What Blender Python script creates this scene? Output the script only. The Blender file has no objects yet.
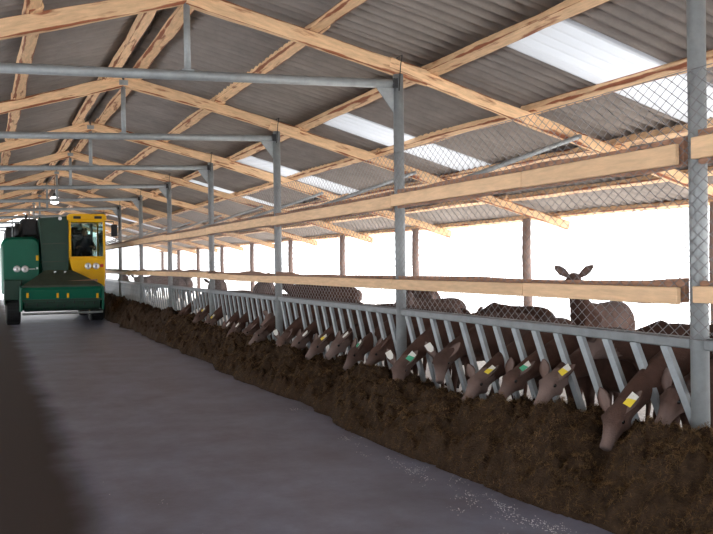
import bpy, math, random
import numpy as np
from mathutils import Vector, Matrix
random.seed(7); RNG = np.random.default_rng(7)
SC = bpy.context.scene
COL = SC.collection

# ------------------------------------------------------------------ camera, sky, exposure
EYE = 1.6
FPX, YAW, PITCH, ROLL = 850.0, 0.4101, -0.0059, -0.0138
_fw = Vector((math.sin(YAW)*math.cos(PITCH), math.cos(YAW)*math.cos(PITCH), math.sin(PITCH)))
_rt0 = Vector((math.cos(YAW), -math.sin(YAW), 0)); _up0 = _rt0.cross(_fw)
_c, _s = math.cos(ROLL), math.sin(ROLL)
_rt = _rt0*_c + _up0*_s; _up = _up0*_c - _rt0*_s
cd = bpy.data.cameras.new('camera'); cd.sensor_width = 36; cd.lens = FPX/713*36; cd.clip_end = 800
cam = bpy.data.objects.new('camera', cd); COL.objects.link(cam)
cam.matrix_world = Matrix(((_rt.x, _up.x, -_fw.x, 0), (_rt.y, _up.y, -_fw.y, 0), (_rt.z, _up.z, -_fw.z, EYE), (0, 0, 0, 1)))
SC.camera = cam
W = bpy.data.worlds.new('World'); SC.world = W; W.use_nodes = True
bg = W.node_tree.nodes['Background']; bg.inputs[0].default_value = (0.95, 0.965, 1.0, 1); bg.inputs[1].default_value = 3.8
sl_ = bpy.data.lights.new('sun', 'SUN'); sl_.energy = 12.0; sl_.angle = math.radians(2); sl_.color = (1, .96, .9)
sun = bpy.data.objects.new('sun', sl_); COL.objects.link(sun); sun.rotation_euler = Vector((-.56, -.14, -.82)).to_track_quat('-Z', 'Y').to_euler()
SC.view_settings.view_transform = 'Standard'; SC.view_settings.look = 'None'
SC.view_settings.gamma = 1; SC.view_settings.use_curve_mapping = False
SC.view_settings.exposure = 0.0

def ray(px, py):
    return _fw*FPX + _rt*(px-356.5) - _up*(py-267)
def on_x(px, py, X):
    d = ray(px, py); t = X/d.x; return Vector((X, d.y*t, d.z*t+EYE))
def on_y(px, py, Y):
    d = ray(px, py); t = Y/d.y; return Vector((d.x*t, Y, d.z*t+EYE))

# ------------------------------------------------------------------ helpers
class MB:
    def __init__(s): s.v = []; s.f = []
    def add(s, vs, fs):
        o = len(s.v); s.v += [tuple(v) for v in vs]; s.f += [tuple(i+o for i in f) for f in fs]; return s
    def box(s, c, size, rot=None):
        hx, hy, hz = [q/2 for q in size]
        R = rot if rot else Matrix.Identity(3)
        vs = [Vector(c)+R@Vector((x*hx, y*hy, z*hz)) for x in (-1, 1) for y in (-1, 1) for z in (-1, 1)]
        return s.add(vs, [(0, 1, 3, 2), (4, 6, 7, 5), (0, 4, 5, 1), (2, 3, 7, 6), (0, 2, 6, 4), (1, 5, 7, 3)])
    def bbox(s, c, size, b=.01):                      # box with chamfered edges
        hx, hy, hz = [q/2 for q in size]; b = min(b, hx*.9, hy*.9, hz*.9)
        P = []
        for z, i in ((-hz, b), (-hz+b, 0), (hz-b, 0), (hz, b)):
            x, y = hx-i, hy-i
            P += [(x-b, -y, z), (x, -y+b, z), (x, y-b, z), (x-b, y, z), (-x+b, y, z), (-x, y-b, z), (-x, -y+b, z), (-x+b, -y, z)]
        F = [tuple(range(7, -1, -1)), tuple(range(24, 32))]
        for k in range(3):
            for j in range(8):
                a, d = k*8+j, k*8+(j+1) % 8; F.append((a, d, d+8, a+8))
        return s.add([Vector(c)+Vector(p) for p in P], F)
    def beam(s, a, b, w, h, upv=(0, 0, 1)):
        a, b = Vector(a), Vector(b); t = (b-a).normalized()
        sd = t.cross(Vector(upv)); sd = sd.normalized() if sd.length > 1e-6 else Vector((1, 0, 0)); u = sd.cross(t)
        vs = [p+sd*(x*w/2)+u*(y*h/2) for p in (a, b) for x, y in ((-1, -1), (1, -1), (1, 1), (-1, 1))]
        return s.add(vs, [(3, 2, 1, 0), (4, 5, 6, 7), (0, 1, 5, 4), (1, 2, 6, 5), (2, 3, 7, 6), (3, 0, 4, 7)])
    def tube(s, pts, r, n=10, cap=True):
        pts = [Vector(p) for p in pts]; rs = r if isinstance(r, (list, tuple)) else [r]*len(pts)
        return s.loft([(p, q, q) for p, q in zip(pts, rs)], n, cap)
    def loft(s, st, n=12, cap=True, upv=(0, 0, 1)):    # st: (point, side radius, up radius)
        V = []; m = len(st); D = Vector(st[-1][0])-Vector(st[0][0])
        if D.length and abs(D.normalized().dot(Vector(upv).normalized())) > .93: upv = (0, 1, 0) if abs(D.normalized().y) < .5 else (1, 0, 0)
        for i, (p, ra, rb) in enumerate(st):
            p = Vector(p); t = Vector(st[min(i+1, m-1)][0])-Vector(st[max(i-1, 0)][0]); t.normalize()
            sd = t.cross(Vector(upv))
            if sd.length < 1e-3: sd = t.cross(Vector((0, 1, 0)))
            if sd.length < 1e-3: sd = t.cross(Vector((1, 0, 0)))
            sd.normalize(); u = sd.cross(t)
            for j in range(n):
                a = 2*math.pi*j/n; V.append(p+sd*(ra*math.cos(a))+u*(rb*math.sin(a)))
        F = []
        for i in range(m-1):
            for j in range(n):
                a, b = i*n+j, i*n+(j+1) % n; F.append((a, b, b+n, a+n))
        if cap: F += [tuple(range(n-1, -1, -1)), tuple((m-1)*n+j for j in range(n))]
        return s.add(V, F)
    def ball(s, c, r, nu=10, nv=6):
        r = r if isinstance(r, (tuple, list)) else (r, r, r)
        V = [(c[0], c[1], c[2]-r[2])]
        for i in range(1, nv):
            ph = math.pi*i/nv-math.pi/2
            V += [(c[0]+r[0]*math.cos(ph)*math.cos(2*math.pi*j/nu), c[1]+r[1]*math.cos(ph)*math.sin(2*math.pi*j/nu), c[2]+r[2]*math.sin(ph)) for j in range(nu)]
        V.append((c[0], c[1], c[2]+r[2])); F = []
        for j in range(nu):
            F.append((0, 1+(j+1) % nu, 1+j)); F.append((len(V)-1, 1+(nv-2)*nu+j, 1+(nv-2)*nu+(j+1) % nu))
            for i in range(nv-2):
                a, b = 1+i*nu+j, 1+i*nu+(j+1) % nu; F.append((a, b, b+nu, a+nu))
        return s.add(V, F)
    def prism(s, poly, y0, y1):                        # poly in XZ, extruded along Y
        n = len(poly); V = [(x, y0, z) for x, z in poly]+[(x, y1, z) for x, z in poly]
        F = [tuple(range(n)), tuple(range(2*n-1, n-1, -1))]+[(i, i+n, (i+1) % n+n, (i+1) % n) for i in range(n)]
        return s.add(V, F)
    def hull2(s, A, B):                                # loft between two polygons with the same count
        n = len(A); return s.add(list(A)+list(B), [tuple(range(n)), tuple(range(2*n-1, n-1, -1))]+[(i, i+n, (i+1) % n+n, (i+1) % n) for i in range(n)])
    def mesh(s, name, smooth=False):
        me = bpy.data.meshes.new(name); me.from_pydata(s.v, [], s.f)
        import bmesh
        bm = bmesh.new(); bm.from_mesh(me); bmesh.ops.recalc_face_normals(bm, faces=bm.faces); bm.to_mesh(me); bm.free()
        if smooth: me.shade_smooth()
        return me
    def build(s, name, m, parent=None, smooth=False, bevel=0):
        return link(name, s.mesh(name, smooth), m, parent, bevel)
def link(name, me, m=None, parent=None, bevel=0):
    if m is not None and not me.materials: me.materials.append(m)
    o = bpy.data.objects.new(name, me); COL.objects.link(o)
    if parent: o.parent = parent
    if bevel:
        b = o.modifiers.new('bevel', 'BEVEL'); b.width = bevel; b.segments = 2; b.limit_method = 'ANGLE'
    return o
def tag(o, label, cat, group=None):
    o['label'] = label; o['category'] = cat
    if group: o['group'] = group
    return o
def empty(name, loc=(0, 0, 0), rz=0):
    o = bpy.data.objects.new(name, None); COL.objects.link(o); o.location = loc; o.rotation_euler = (0, 0, rz); o.empty_display_size = .2
    return o
def struct(o): o['kind'] = 'structure'; return o
def fastmesh(name, V, F):
    V = np.asarray(V, np.float32); F = np.asarray(F, np.int32); me = bpy.data.meshes.new(name)
    k = F.shape[1]; me.vertices.add(len(V)); me.vertices.foreach_set('co', V.ravel())
    me.loops.add(F.size); me.loops.foreach_set('vertex_index', F.ravel())
    me.polygons.add(len(F)); me.polygons.foreach_set('loop_start', np.arange(0, F.size, k, dtype=np.int32))
    me.update(calc_edges=True); me.validate(); return me
_tab = RNG.random((256, 256))
def vnoise(x, y):
    x = np.asarray(x, float); y = np.asarray(y, float)
    xi = np.floor(x).astype(int); yi = np.floor(y).astype(int); fx = x-xi; fy = y-yi
    fx = fx*fx*(3-2*fx); fy = fy*fy*(3-2*fy)
    a = _tab[xi & 255, yi & 255]; b = _tab[(xi+1) & 255, yi & 255]; c = _tab[xi & 255, (yi+1) & 255]; d = _tab[(xi+1) & 255, (yi+1) & 255]
    return (a*(1-fx)+b*fx)*(1-fy)+(c*(1-fx)+d*fx)*fy-.5

# ------------------------------------------------------------------ materials
def srgb(r, g, b):
    f = lambda c: ((c/255+.055)/1.055)**2.4 if c/255 > .04045 else c/255/12.92
    return (f(r), f(g), f(b), 1)
def mat(name, col, rough=.6, metal=0, var=.15, scale=6, bump=0, bscale=40, stretch=None, col2=None, coord='Object', rnd=0, spec=.5):
    m = bpy.data.materials.new(name); m.use_nodes = True; nt = m.node_tree; N = nt.nodes; L = nt.links
    b = N['Principled BSDF']; b.inputs['Roughness'].default_value = rough; b.inputs['Metallic'].default_value = metal
    b.inputs['Specular IOR Level'].default_value = spec
    tc = N.new('ShaderNodeTexCoord'); mp = N.new('ShaderNodeMapping'); L.new(tc.outputs[coord], mp.inputs[0])
    if stretch: mp.inputs['Scale'].default_value = stretch
    nz = N.new('ShaderNodeTexNoise'); nz.inputs['Scale'].default_value = scale; nz.inputs['Detail'].default_value = 6; nz.inputs['Roughness'].default_value = .65
    L.new(mp.outputs[0], nz.inputs[0])
    if rnd:
        oi = N.new('ShaderNodeObjectInfo'); va = N.new('ShaderNodeVectorMath'); va.operation = 'ADD'
        vs = N.new('ShaderNodeVectorMath'); vs.operation = 'SCALE'; cb = N.new('ShaderNodeCombineXYZ')
        for i in range(3): L.new(oi.outputs['Random'], cb.inputs[i])
        L.new(cb.outputs[0], vs.inputs[0]); vs.inputs['Scale'].default_value = 37
        L.new(mp.outputs[0], va.inputs[0]); L.new(vs.outputs[0], va.inputs[1]); L.new(va.outputs[0], nz.inputs[0])
    cr = N.new('ShaderNodeValToRGB'); c1 = tuple(c*(1-var) for c in col[:3])+(1,)
    c2 = col2 if col2 else tuple(min(1, c*(1+var)) for c in col[:3])+(1,)
    cr.color_ramp.elements[0].color = c1; cr.color_ramp.elements[1].color = c2
    cr.color_ramp.elements[0].position = .3; cr.color_ramp.elements[1].position = .7
    L.new(nz.outputs[0], cr.inputs[0]); out = cr.outputs[0]
    if rnd:
        hs = N.new('ShaderNodeHueSaturation'); mr = N.new('ShaderNodeMapRange'); L.new(oi.outputs['Random'], mr.inputs[0])
        mr.inputs['To Min'].default_value = 1-rnd; mr.inputs['To Max'].default_value = 1+rnd
        L.new(mr.outputs[0], hs.inputs['Value']); L.new(out, hs.inputs['Color']); out = hs.outputs[0]
    L.new(out, b.inputs['Base Color'])
    if bump:
        n2 = N.new('ShaderNodeTexNoise'); n2.inputs['Scale'].default_value = bscale; n2.inputs['Detail'].default_value = 4
        L.new(mp.outputs[0], n2.inputs[0]); bp = N.new('ShaderNodeBump'); bp.inputs['Strength'].default_value = bump; bp.inputs['Distance'].default_value = .01
        L.new(n2.outputs[0], bp.inputs['Height']); L.new(bp.outputs[0], b.inputs['Normal'])
    m['out'] = 0
    return m
def mixattr(m, attr, col2, lo=.45, hi=.55, nscale=0, namt=.4, stretch=None):
    """mix a second colour in where a mesh attribute (a real feature such as bark) says so"""
    nt = m.node_tree; N = nt.nodes; L = nt.links; b = N['Principled BSDF']
    src = b.inputs['Base Color'].links[0].from_socket
    at = N.new('ShaderNodeAttribute'); at.attribute_name = attr; v = at.outputs['Fac']
    if nscale:
        tc = N.new('ShaderNodeTexCoord'); mp = N.new('ShaderNodeMapping'); L.new(tc.outputs['Object'], mp.inputs[0])
        if stretch: mp.inputs['Scale'].default_value = stretch
        nz = N.new('ShaderNodeTexNoise'); nz.inputs['Scale'].default_value = nscale; nz.inputs['Detail'].default_value = 5; L.new(mp.outputs[0], nz.inputs[0])
        ma = N.new('ShaderNodeMath'); ma.operation = 'MULTIPLY_ADD'; L.new(nz.outputs[0], ma.inputs[0]); ma.inputs[1].default_value = namt; ma.inputs[2].default_value = -namt/2
        ad = N.new('ShaderNodeMath'); L.new(v, ad.inputs[0]); L.new(ma.outputs[0], ad.inputs[1]); v = ad.outputs[0]
    mr = N.new('ShaderNodeMapRange'); mr.inputs[1].default_value = lo; mr.inputs[2].default_value = hi; L.new(v, mr.inputs[0])
    mx = N.new('ShaderNodeMix'); mx.data_type = 'RGBA'; L.new(mr.outputs[0], mx.inputs['Factor']); L.new(src, mx.inputs['A'])
    mx.inputs['B'].default_value = col2; L.new(mx.outputs['Result'], b.inputs['Base Color'])
    return m
M = {}
M['galv'] = mat('galvanized_steel', srgb(146, 151, 152), .5, .25, .16, 9, .05, 60)
M['rail'] = mat('weathered_rail', srgb(122, 127, 129), .5, .3, .16, 9)
M['galv_bar'] = mat('galvanized_bar', srgb(142, 149, 153), .45, .3, .14, 12)
M['wood'] = mat('sawn_timber', srgb(226, 188, 146), .7, 0, .2, 5, .3, 30, (1, 6, 6), rnd=.12)
mixattr(M['wood'], 'bark', srgb(142, 82, 52), .50, .68, 2.6, 1.5, (1, 6, 6))
M['board'] = mat('planed_board', srgb(226, 190, 150), .7, 0, .16, 4, .15, 40, (8, 1, 8), rnd=.10)
M['slab'] = mat('rough_slab', srgb(166, 126, 102), .85, 0, .3, 6, .5, 30, (8, 1, 8), rnd=.15)
M['sheet'] = mat('fibre_cement', srgb(132, 124, 118), .85, 0, .16, 3, .1, 30, rnd=.06)
M['wire'] = mat('wire', srgb(140, 138, 140), .5, .3, .1, 20)
M['post_wood'] = mat('round_timber', srgb(140, 120, 112), .85, 0, .3, 8, .4, 30, (3, 3, .5))
M['ground'] = mat('pen_ground', srgb(226, 220, 214), .95, 0, .35, 22, .5, 30, col2=srgb(246, 244, 242))
M['snow'] = mat('snow', srgb(240, 242, 246), .9, 0, .04, .4)
M['hay'] = mat('silage', srgb(60, 46, 34), .95, 0, .55, 18, 1.0, 80, spec=.15)
M['strand'] = mat('silage_strand', srgb(112, 88, 60), .9, 0, .8, 9, spec=.2)
M['black'] = mat('black_rubber', srgb(28, 28, 30), .7, 0, .2, 8)
M['dark'] = mat('dark_iron', srgb(44, 44, 46), .6, .3, .3, 8)
M['green'] = mat('green_paint', srgb(0, 92, 70), .4, 0, .06, 3, spec=.3)
M['dgreen'] = mat('dark_green_paint', srgb(24, 58, 44), .55, 0, .15, 3)
M['hood'] = mat('worn_green_hood', srgb(56, 66, 54), .7, 0, .25, 4)
M['yellow'] = mat('yellow_paint', srgb(232, 178, 8), .4, 0, .05, 3, spec=.3)
M['chrome'] = mat('lamp_lens', srgb(225, 228, 230), .15, .4, .05, 5)
M['red'] = mat('red_lens', srgb(190, 40, 20), .3)
M['grain'] = mat('white_grain', srgb(225, 225, 228), .8)
M['cloth'] = mat('dark_jacket', srgb(34, 38, 54), .9)
M['skin'] = mat('skin', srgb(196, 150, 126), .6)
M['hair'] = mat('hair', srgb(40, 30, 24), .8)
M['seatm'] = mat('seat_vinyl', srgb(40, 40, 42), .6)
M['tagw'] = mat('white_tag', srgb(228, 228, 222), .6, 0, .05)
M['tagy'] = mat('yellow_tag', srgb(232, 208, 60), .6, 0, .05)
M['tagg'] = mat('green_tag', srgb(70, 170, 130), .6, 0, .05)
M['eye'] = mat('eye', srgb(14, 10, 8), .12)
M['print'] = mat('printed_mark', srgb(215, 220, 220), .5)
# translucent roof sheet
ms = bpy.data.materials.new('translucent_sheet'); ms.use_nodes = True; nt = ms.node_tree
nt.nodes.remove(nt.nodes['Principled BSDF']); out = nt.nodes['Material Output']
tr = nt.nodes.new('ShaderNodeBsdfTranslucent'); tr.inputs[0].default_value = (.54, .55, .565, 1)
df = nt.nodes.new('ShaderNodeBsdfDiffuse'); df.inputs[0].default_value = (.7, .72, .76, 1)
mx = nt.nodes.new('ShaderNodeMixShader'); mx.inputs[0].default_value = .3
nt.links.new(tr.outputs[0], mx.inputs[1]); nt.links.new(df.outputs[0], mx.inputs[2]); nt.links.new(mx.outputs[0], out.inputs[0]); M['sky'] = ms
# cab glass
mg = bpy.data.materials.new('cab_glass'); mg.use_nodes = True; nt = mg.node_tree
nt.nodes.remove(nt.nodes['Principled BSDF']); out = nt.nodes['Material Output']
tp = nt.nodes.new('ShaderNodeBsdfTransparent'); tp.inputs[0].default_value = (.66, .74, .72, 1)
gl = nt.nodes.new('ShaderNodeBsdfGlossy'); gl.inputs['Roughness'].default_value = .05
fr = nt.nodes.new('ShaderNodeFresnel'); fr.inputs[0].default_value = 1.2
mx = nt.nodes.new('ShaderNodeMixShader'); nt.links.new(fr.outputs[0], mx.inputs[0]); nt.links.new(tp.outputs[0], mx.inputs[1]); nt.links.new(gl.outputs[0], mx.inputs[2])
nt.links.new(mx.outputs[0], out.inputs[0]); M['glass'] = mg
# lit bulb
mb = mat('lit_bulb', (1, 1, 1, 1), .3); b = mb.node_tree.nodes['Principled BSDF']
b.inputs['Emission Color'].default_value = (1, .95, .9, 1); b.inputs['Emission Strength'].default_value = 12; M['bulb'] = mb
# deer coat
mc = mat('deer_coat', srgb(72, 51, 43), .85, 0, .3, 7, .6, 90, rnd=.18, spec=.25)
mixattr(mc, 'pale', srgb(132, 114, 108), .0, 1.0); mixattr(mc, 'darkm', srgb(30, 22, 20), .0, 1.0); M['coat'] = mc
# concrete aisle: worn grey with a dark brown, rougher strip along the left side
mf = mat('concrete', srgb(136, 142, 164), .45, 0, .10, 1.3, .12, 25); nt = mf.node_tree; N = nt.nodes; L = nt.links; b = N['Principled BSDF']
src = b.inputs['Base Color'].links[0].from_socket
tc = N.new('ShaderNodeTexCoord'); mp = N.new('ShaderNodeMapping'); mp.inputs['Scale'].default_value = (1, .8, 1); L.new(tc.outputs['Object'], mp.inputs[0])
n1 = N.new('ShaderNodeTexNoise'); n1.inputs['Scale'].default_value = 1.6; n1.inputs['Detail'].default_value = 8; n1.inputs['Roughness'].default_value = .7; L.new(mp.outputs[0], n1.inputs[0])
cr = N.new('ShaderNodeValToRGB'); cr.color_ramp.elements[0].position = .35; cr.color_ramp.elements[1].position = .7
cr.color_ramp.elements[0].color = (.66, .60, .57, 1); cr.color_ramp.elements[1].color = (1.05, 1.05, 1.07, 1); L.new(n1.outputs[0], cr.inputs[0])
mm = N.new('ShaderNodeMix'); mm.data_type = 'RGBA'; mm.blend_type = 'MULTIPLY'; mm.inputs['Factor'].default_value = 1; L.new(src, mm.inputs['A']); L.new(cr.outputs[0], mm.inputs['B'])
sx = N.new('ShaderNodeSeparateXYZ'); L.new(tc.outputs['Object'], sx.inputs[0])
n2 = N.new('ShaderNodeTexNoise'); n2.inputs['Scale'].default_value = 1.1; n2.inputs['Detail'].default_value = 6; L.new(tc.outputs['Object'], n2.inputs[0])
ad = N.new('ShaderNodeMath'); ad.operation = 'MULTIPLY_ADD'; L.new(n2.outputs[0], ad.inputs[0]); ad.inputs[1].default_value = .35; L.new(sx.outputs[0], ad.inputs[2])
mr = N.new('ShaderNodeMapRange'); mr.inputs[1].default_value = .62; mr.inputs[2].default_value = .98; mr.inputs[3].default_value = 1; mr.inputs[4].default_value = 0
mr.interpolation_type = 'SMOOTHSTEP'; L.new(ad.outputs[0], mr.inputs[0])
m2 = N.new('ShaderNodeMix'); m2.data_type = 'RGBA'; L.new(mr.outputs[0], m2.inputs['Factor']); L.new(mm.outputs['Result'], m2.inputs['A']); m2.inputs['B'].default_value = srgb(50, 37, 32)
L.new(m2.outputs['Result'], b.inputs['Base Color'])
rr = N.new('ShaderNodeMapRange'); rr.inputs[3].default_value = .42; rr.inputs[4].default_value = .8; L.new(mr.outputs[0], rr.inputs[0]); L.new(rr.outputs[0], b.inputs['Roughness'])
M['floor'] = mf

# ------------------------------------------------------------------ layout (metres; camera above the origin, aisle along +Y)
S, Y1 = 4.0973, 3.939
XF = 4.0; XR = 1.774; XL = 2*XR-XF; XE = 8.45
def YK(k): return Y1+S*(k-1)
K0, K1 = 0, 11
def zraf(x):                                           # rafter centre line
    if x <= XR: return EYE+2.56-.30*(XR-x)
    if x <= 4.0: return EYE+2.56-.229*(x-XR)
    return EYE+2.56-.229*(4-XR)-.278*(x-4)
def ztie(x): return EYE+1.867-.0336*(4-x)
ORD = ['nearest', 'second', 'third', 'fourth', 'fifth', 'sixth', 'seventh', 'eighth', 'ninth', 'tenth', 'eleventh', 'twelfth', 'thirteenth']

# ------------------------------------------------------------------ setting
YB, YT = -4.5, 46.0
fl = MB().box(((XL-.2+4.35)/2, (YB+YT)/2, -.075), (4.35-XL+.2, YT-YB, .15)).build('floor', M['floor']); struct(fl); fl['label'] = 'grey concrete feed aisle with a dark brown strip along its left'
g = MB().box((9.4, (YB+YT)/2, -.10), (10.1, YT-YB+10, .16)).build('ground_pen', M['ground']); struct(g); g['label'] = 'pale littered pen ground behind the feed fence'
g = MB().box((0, 60, -.25), (500, 420, .2)).build('ground_outside', M['snow']); struct(g); g['label'] = 'bright white ground outside the barn'

# roof: sheets, skylights, purlins, rafters
roof = empty('ceiling', (0, 0, 0)); struct(roof); roof['label'] = 'corrugated grey barn roof on rough sawn timbers'
OFF = .190
def sheet_mesh(L, name, W=1.04, pitch=.173, amp=.035, th=.007):
    n = int(round(W/pitch*8)); V = []; F = []
    for top in (0, 1):
        for i in range(n+1):
            y = W*i/n; z = amp*math.cos(2*math.pi*y/pitch)+top*th
            V += [(0, y, z), (L, y, z)]
    o = 2*(n+1)
    for i in range(n):
        a = 2*i; F += [(a, a+1, a+3, a+2), (o+a, o+a+2, o+a+3, o+a+1), (a, a+2, o+a+2, o+a), (a+1, o+a+1, o+a+3, a+3)]
    F += [(0, o, o+1, 1), (2*n, 2*n+1, o+2*n+1, o+2*n)]
    me = bpy.data.meshes.new(name); me.from_pydata(V, [], F); me.shade_smooth()
    return me
rows = [(XR+.02, 4.50, 1), (4.42, 6.97, 2), (6.89, 9.35, 3), (XR-.02, -.97, 4), (-.89, -3.4, 5), (-3.32, -5.75, 6)]
PITCH_COL = .96; c0 = 5.90
for x0, x1, r in rows:
    z0, z1 = zraf(x0)+OFF, zraf(x1)+OFF
    if r in (2, 5): z0 -= .012
    if r in (3, 6): z0 -= .012
    L = math.hypot(x1-x0, z1-z0); me = sheet_mesh(L, 'roof_sheet'); me.materials.append(M['sheet'])
    ms_ = me.copy(); ms_.materials.clear(); ms_.materials.append(M['sky'])
    ang = math.atan2(z1-z0, abs(x1-x0))
    j0 = int(math.floor((YB-c0)/PITCH_COL))+1
    for j in range(j0, j0+int((YT-YB)/PITCH_COL)):
        sky = (r in (2, 5)) and j % 5 == 0
        o = link('skylight_sheet' if sky else 'roof_sheet', ms_ if sky else me, None, roof)
        y = c0+j*PITCH_COL
        if x1 > x0: o.location = (x0, y, z0+.004*(j % 2)); o.rotation_euler = (0, -ang, 0)
        else: o.location = (x0, y+1.04, z0+.004*(j % 2)); o.rotation_euler = (0, -ang, math.pi)
        if sky: o['label'] = 'white translucent corrugated sheet'
rc = MB()
rc.add([(XR-.28, YB, zraf(XR-.28)+OFF+.05), (XR, YB, zraf(XR)+OFF+.09), (XR+.28, YB, zraf(XR+.28)+OFF+.05), (XR-.28, YT, zraf(XR-.28)+OFF+.05), (XR, YT, zraf(XR)+OFF+.09), (XR+.28, YT, zraf(XR+.28)+OFF+.05)],
       [(0, 1, 4, 3), (1, 2, 5, 4)])
o = rc.build('ridge_cap', M['sheet'], roof); sd = o.modifiers.new('s', 'SOLIDIFY'); sd.thickness = .006

def timber_mesh(name, L, w, h, seed, wane=.35, seg=None):
    """rough sawn timber along local X with waney bark edges; attribute 'bark' marks them"""
    rg = np.random.default_rng(seed); n = seg or max(6, int(L/.22)); V = []; B = []
    ph = rg.random(8)*20
    for i in range(n+1):
        x = L*i/n
        bw = 1+.22*vnoise(x*.9+ph[0], ph[1])+.10*vnoise(x*3+ph[2], 3.3); bend = .03*vnoise(x*.35+ph[3], 7.7)*2; bz = .02*vnoise(x*.5+ph[4], 1.2)*2
        c = [min(.48, max(.04, wane*(.55+1.5*vnoise(x*1.1+ph[5]+q*9, q*5.1)))) for q in range(4)]
        W2, H2 = w*bw/2, h*bw/2
        q = [(-1, -1, c[0]), (1, -1, c[1]), (1, 1, c[2]), (-1, 1, c[3])]
        for sx_, sz_, k in q:
            kk = min(k*h, W2*.9, H2*.9)
            a = (sx_*(W2-kk), sz_*H2); b_ = (sx_*W2, sz_*(H2-kk)); m_ = (sx_*(W2-kk*.3), sz_*(H2-kk*.3))
            pts = (a, m_, b_) if sx_*sz_ > 0 else (b_, m_, a)
            if sx_*sz_ > 0: pts = (b_, m_, a) if sz_ > 0 else (a, m_, b_)
            else: pts = (a, m_, b_) if sz_ < 0 else (a, m_, b_)
            # order each corner so that the loop runs counter-clockwise
            pts = sorted(((math.atan2(p[1], p[0]), p) for p in (a, m_, b_)))
            if pts[-1][0]-pts[0][0] > math.pi: pts = sorted((((t if t > 0 else t+2*math.pi), p) for t, p in pts))
            for ii, (t, p) in enumerate(pts):
                V.append((x, p[0]+bend, p[1]+bz)); B.append(.80 if ii == 1 else .34)
    F = []
    for i in range(n):
        for j in range(12):
            a, b_ = i*12+j, i*12+(j+1) % 12; F.append((a, b_, b_+12, a+12))
    F += [tuple(range(11, -1, -1)), tuple(n*12+j for j in range(12))]
    me = bpy.data.meshes.new(name); me.from_pydata(V, [], F); me.materials.append(M['wood'])
    at = me.attributes.new('bark', 'FLOAT', 'POINT'); at.data.foreach_set('value', B)
    return me
# rafters: a left one, a right inner and a right outer piece per frame
def place_beam(o, a, b):
    a, b = Vector(a), Vector(b); d = (b-a); o.location = a; o.rotation_euler = (0, -math.atan2(d.z, d.x), 0) if abs(d.y) < 1e-6 else d.to_track_quat('X', 'Z').to_euler()
raf_in = [timber_mesh('rafter', math.hypot(4.35-XR, .6), .085, .165, 10+i, .30) for i in range(3)]
raf_out = [timber_mesh('rafter', 5.62, .085, .165, 20+i, .42) for i in range(3)]
raf_l = [timber_mesh('rafter', 7.75, .085, .165, 30+i, .30) for i in range(3)]
for k in range(K0, K1+1):
    y = YK(k)
    o = link('rafter', raf_in[k % 3], None, roof); place_beam(o, (XR+.01, y, zraf(XR)), (4.3, y, zraf(XR)-.229*(4.3-XR)))
    o = link('rafter', raf_out[k % 3], None, roof); place_beam(o, (3.9, y+.0, zraf(4.0)+.028), (9.3, y, zraf(9.3)))
    o = link('rafter', raf_l[k % 3], None, roof); o.location = (XR-.01, y, zraf(XR)); o.rotation_euler = (0, -math.atan(-.30), math.pi)
pur = [timber_mesh('purlin', S+.25, .15, .085, 40+i, .5) for i in range(5)]
pxs = [XR-.20, XR+.18, 3.11, 4.42, 5.69, 6.91, 8.05, 9.12, .40, -.88, -2.12, -3.36, -4.5, -5.5]
for i, x in enumerate(pxs):
    sl = math.atan(.30) if x < XR else -math.atan(.229 if x < 4 else .278)
    for k in range(K0, K1+1):
        o = link('purlin', pur[(i*2+k) % 5], None, roof)
        flip = (i+k) % 2
        o.location = (x+.015*((k*7+i) % 3-1), YK(k)-.12+(S+.25 if flip else 0), zraf(x)+.122)
        o.rotation_euler = (Matrix.Rotation(-sl, 3, 'Y') @ Matrix.Rotation(-math.pi/2 if flip else math.pi/2, 3, 'Z')).to_euler()

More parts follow.
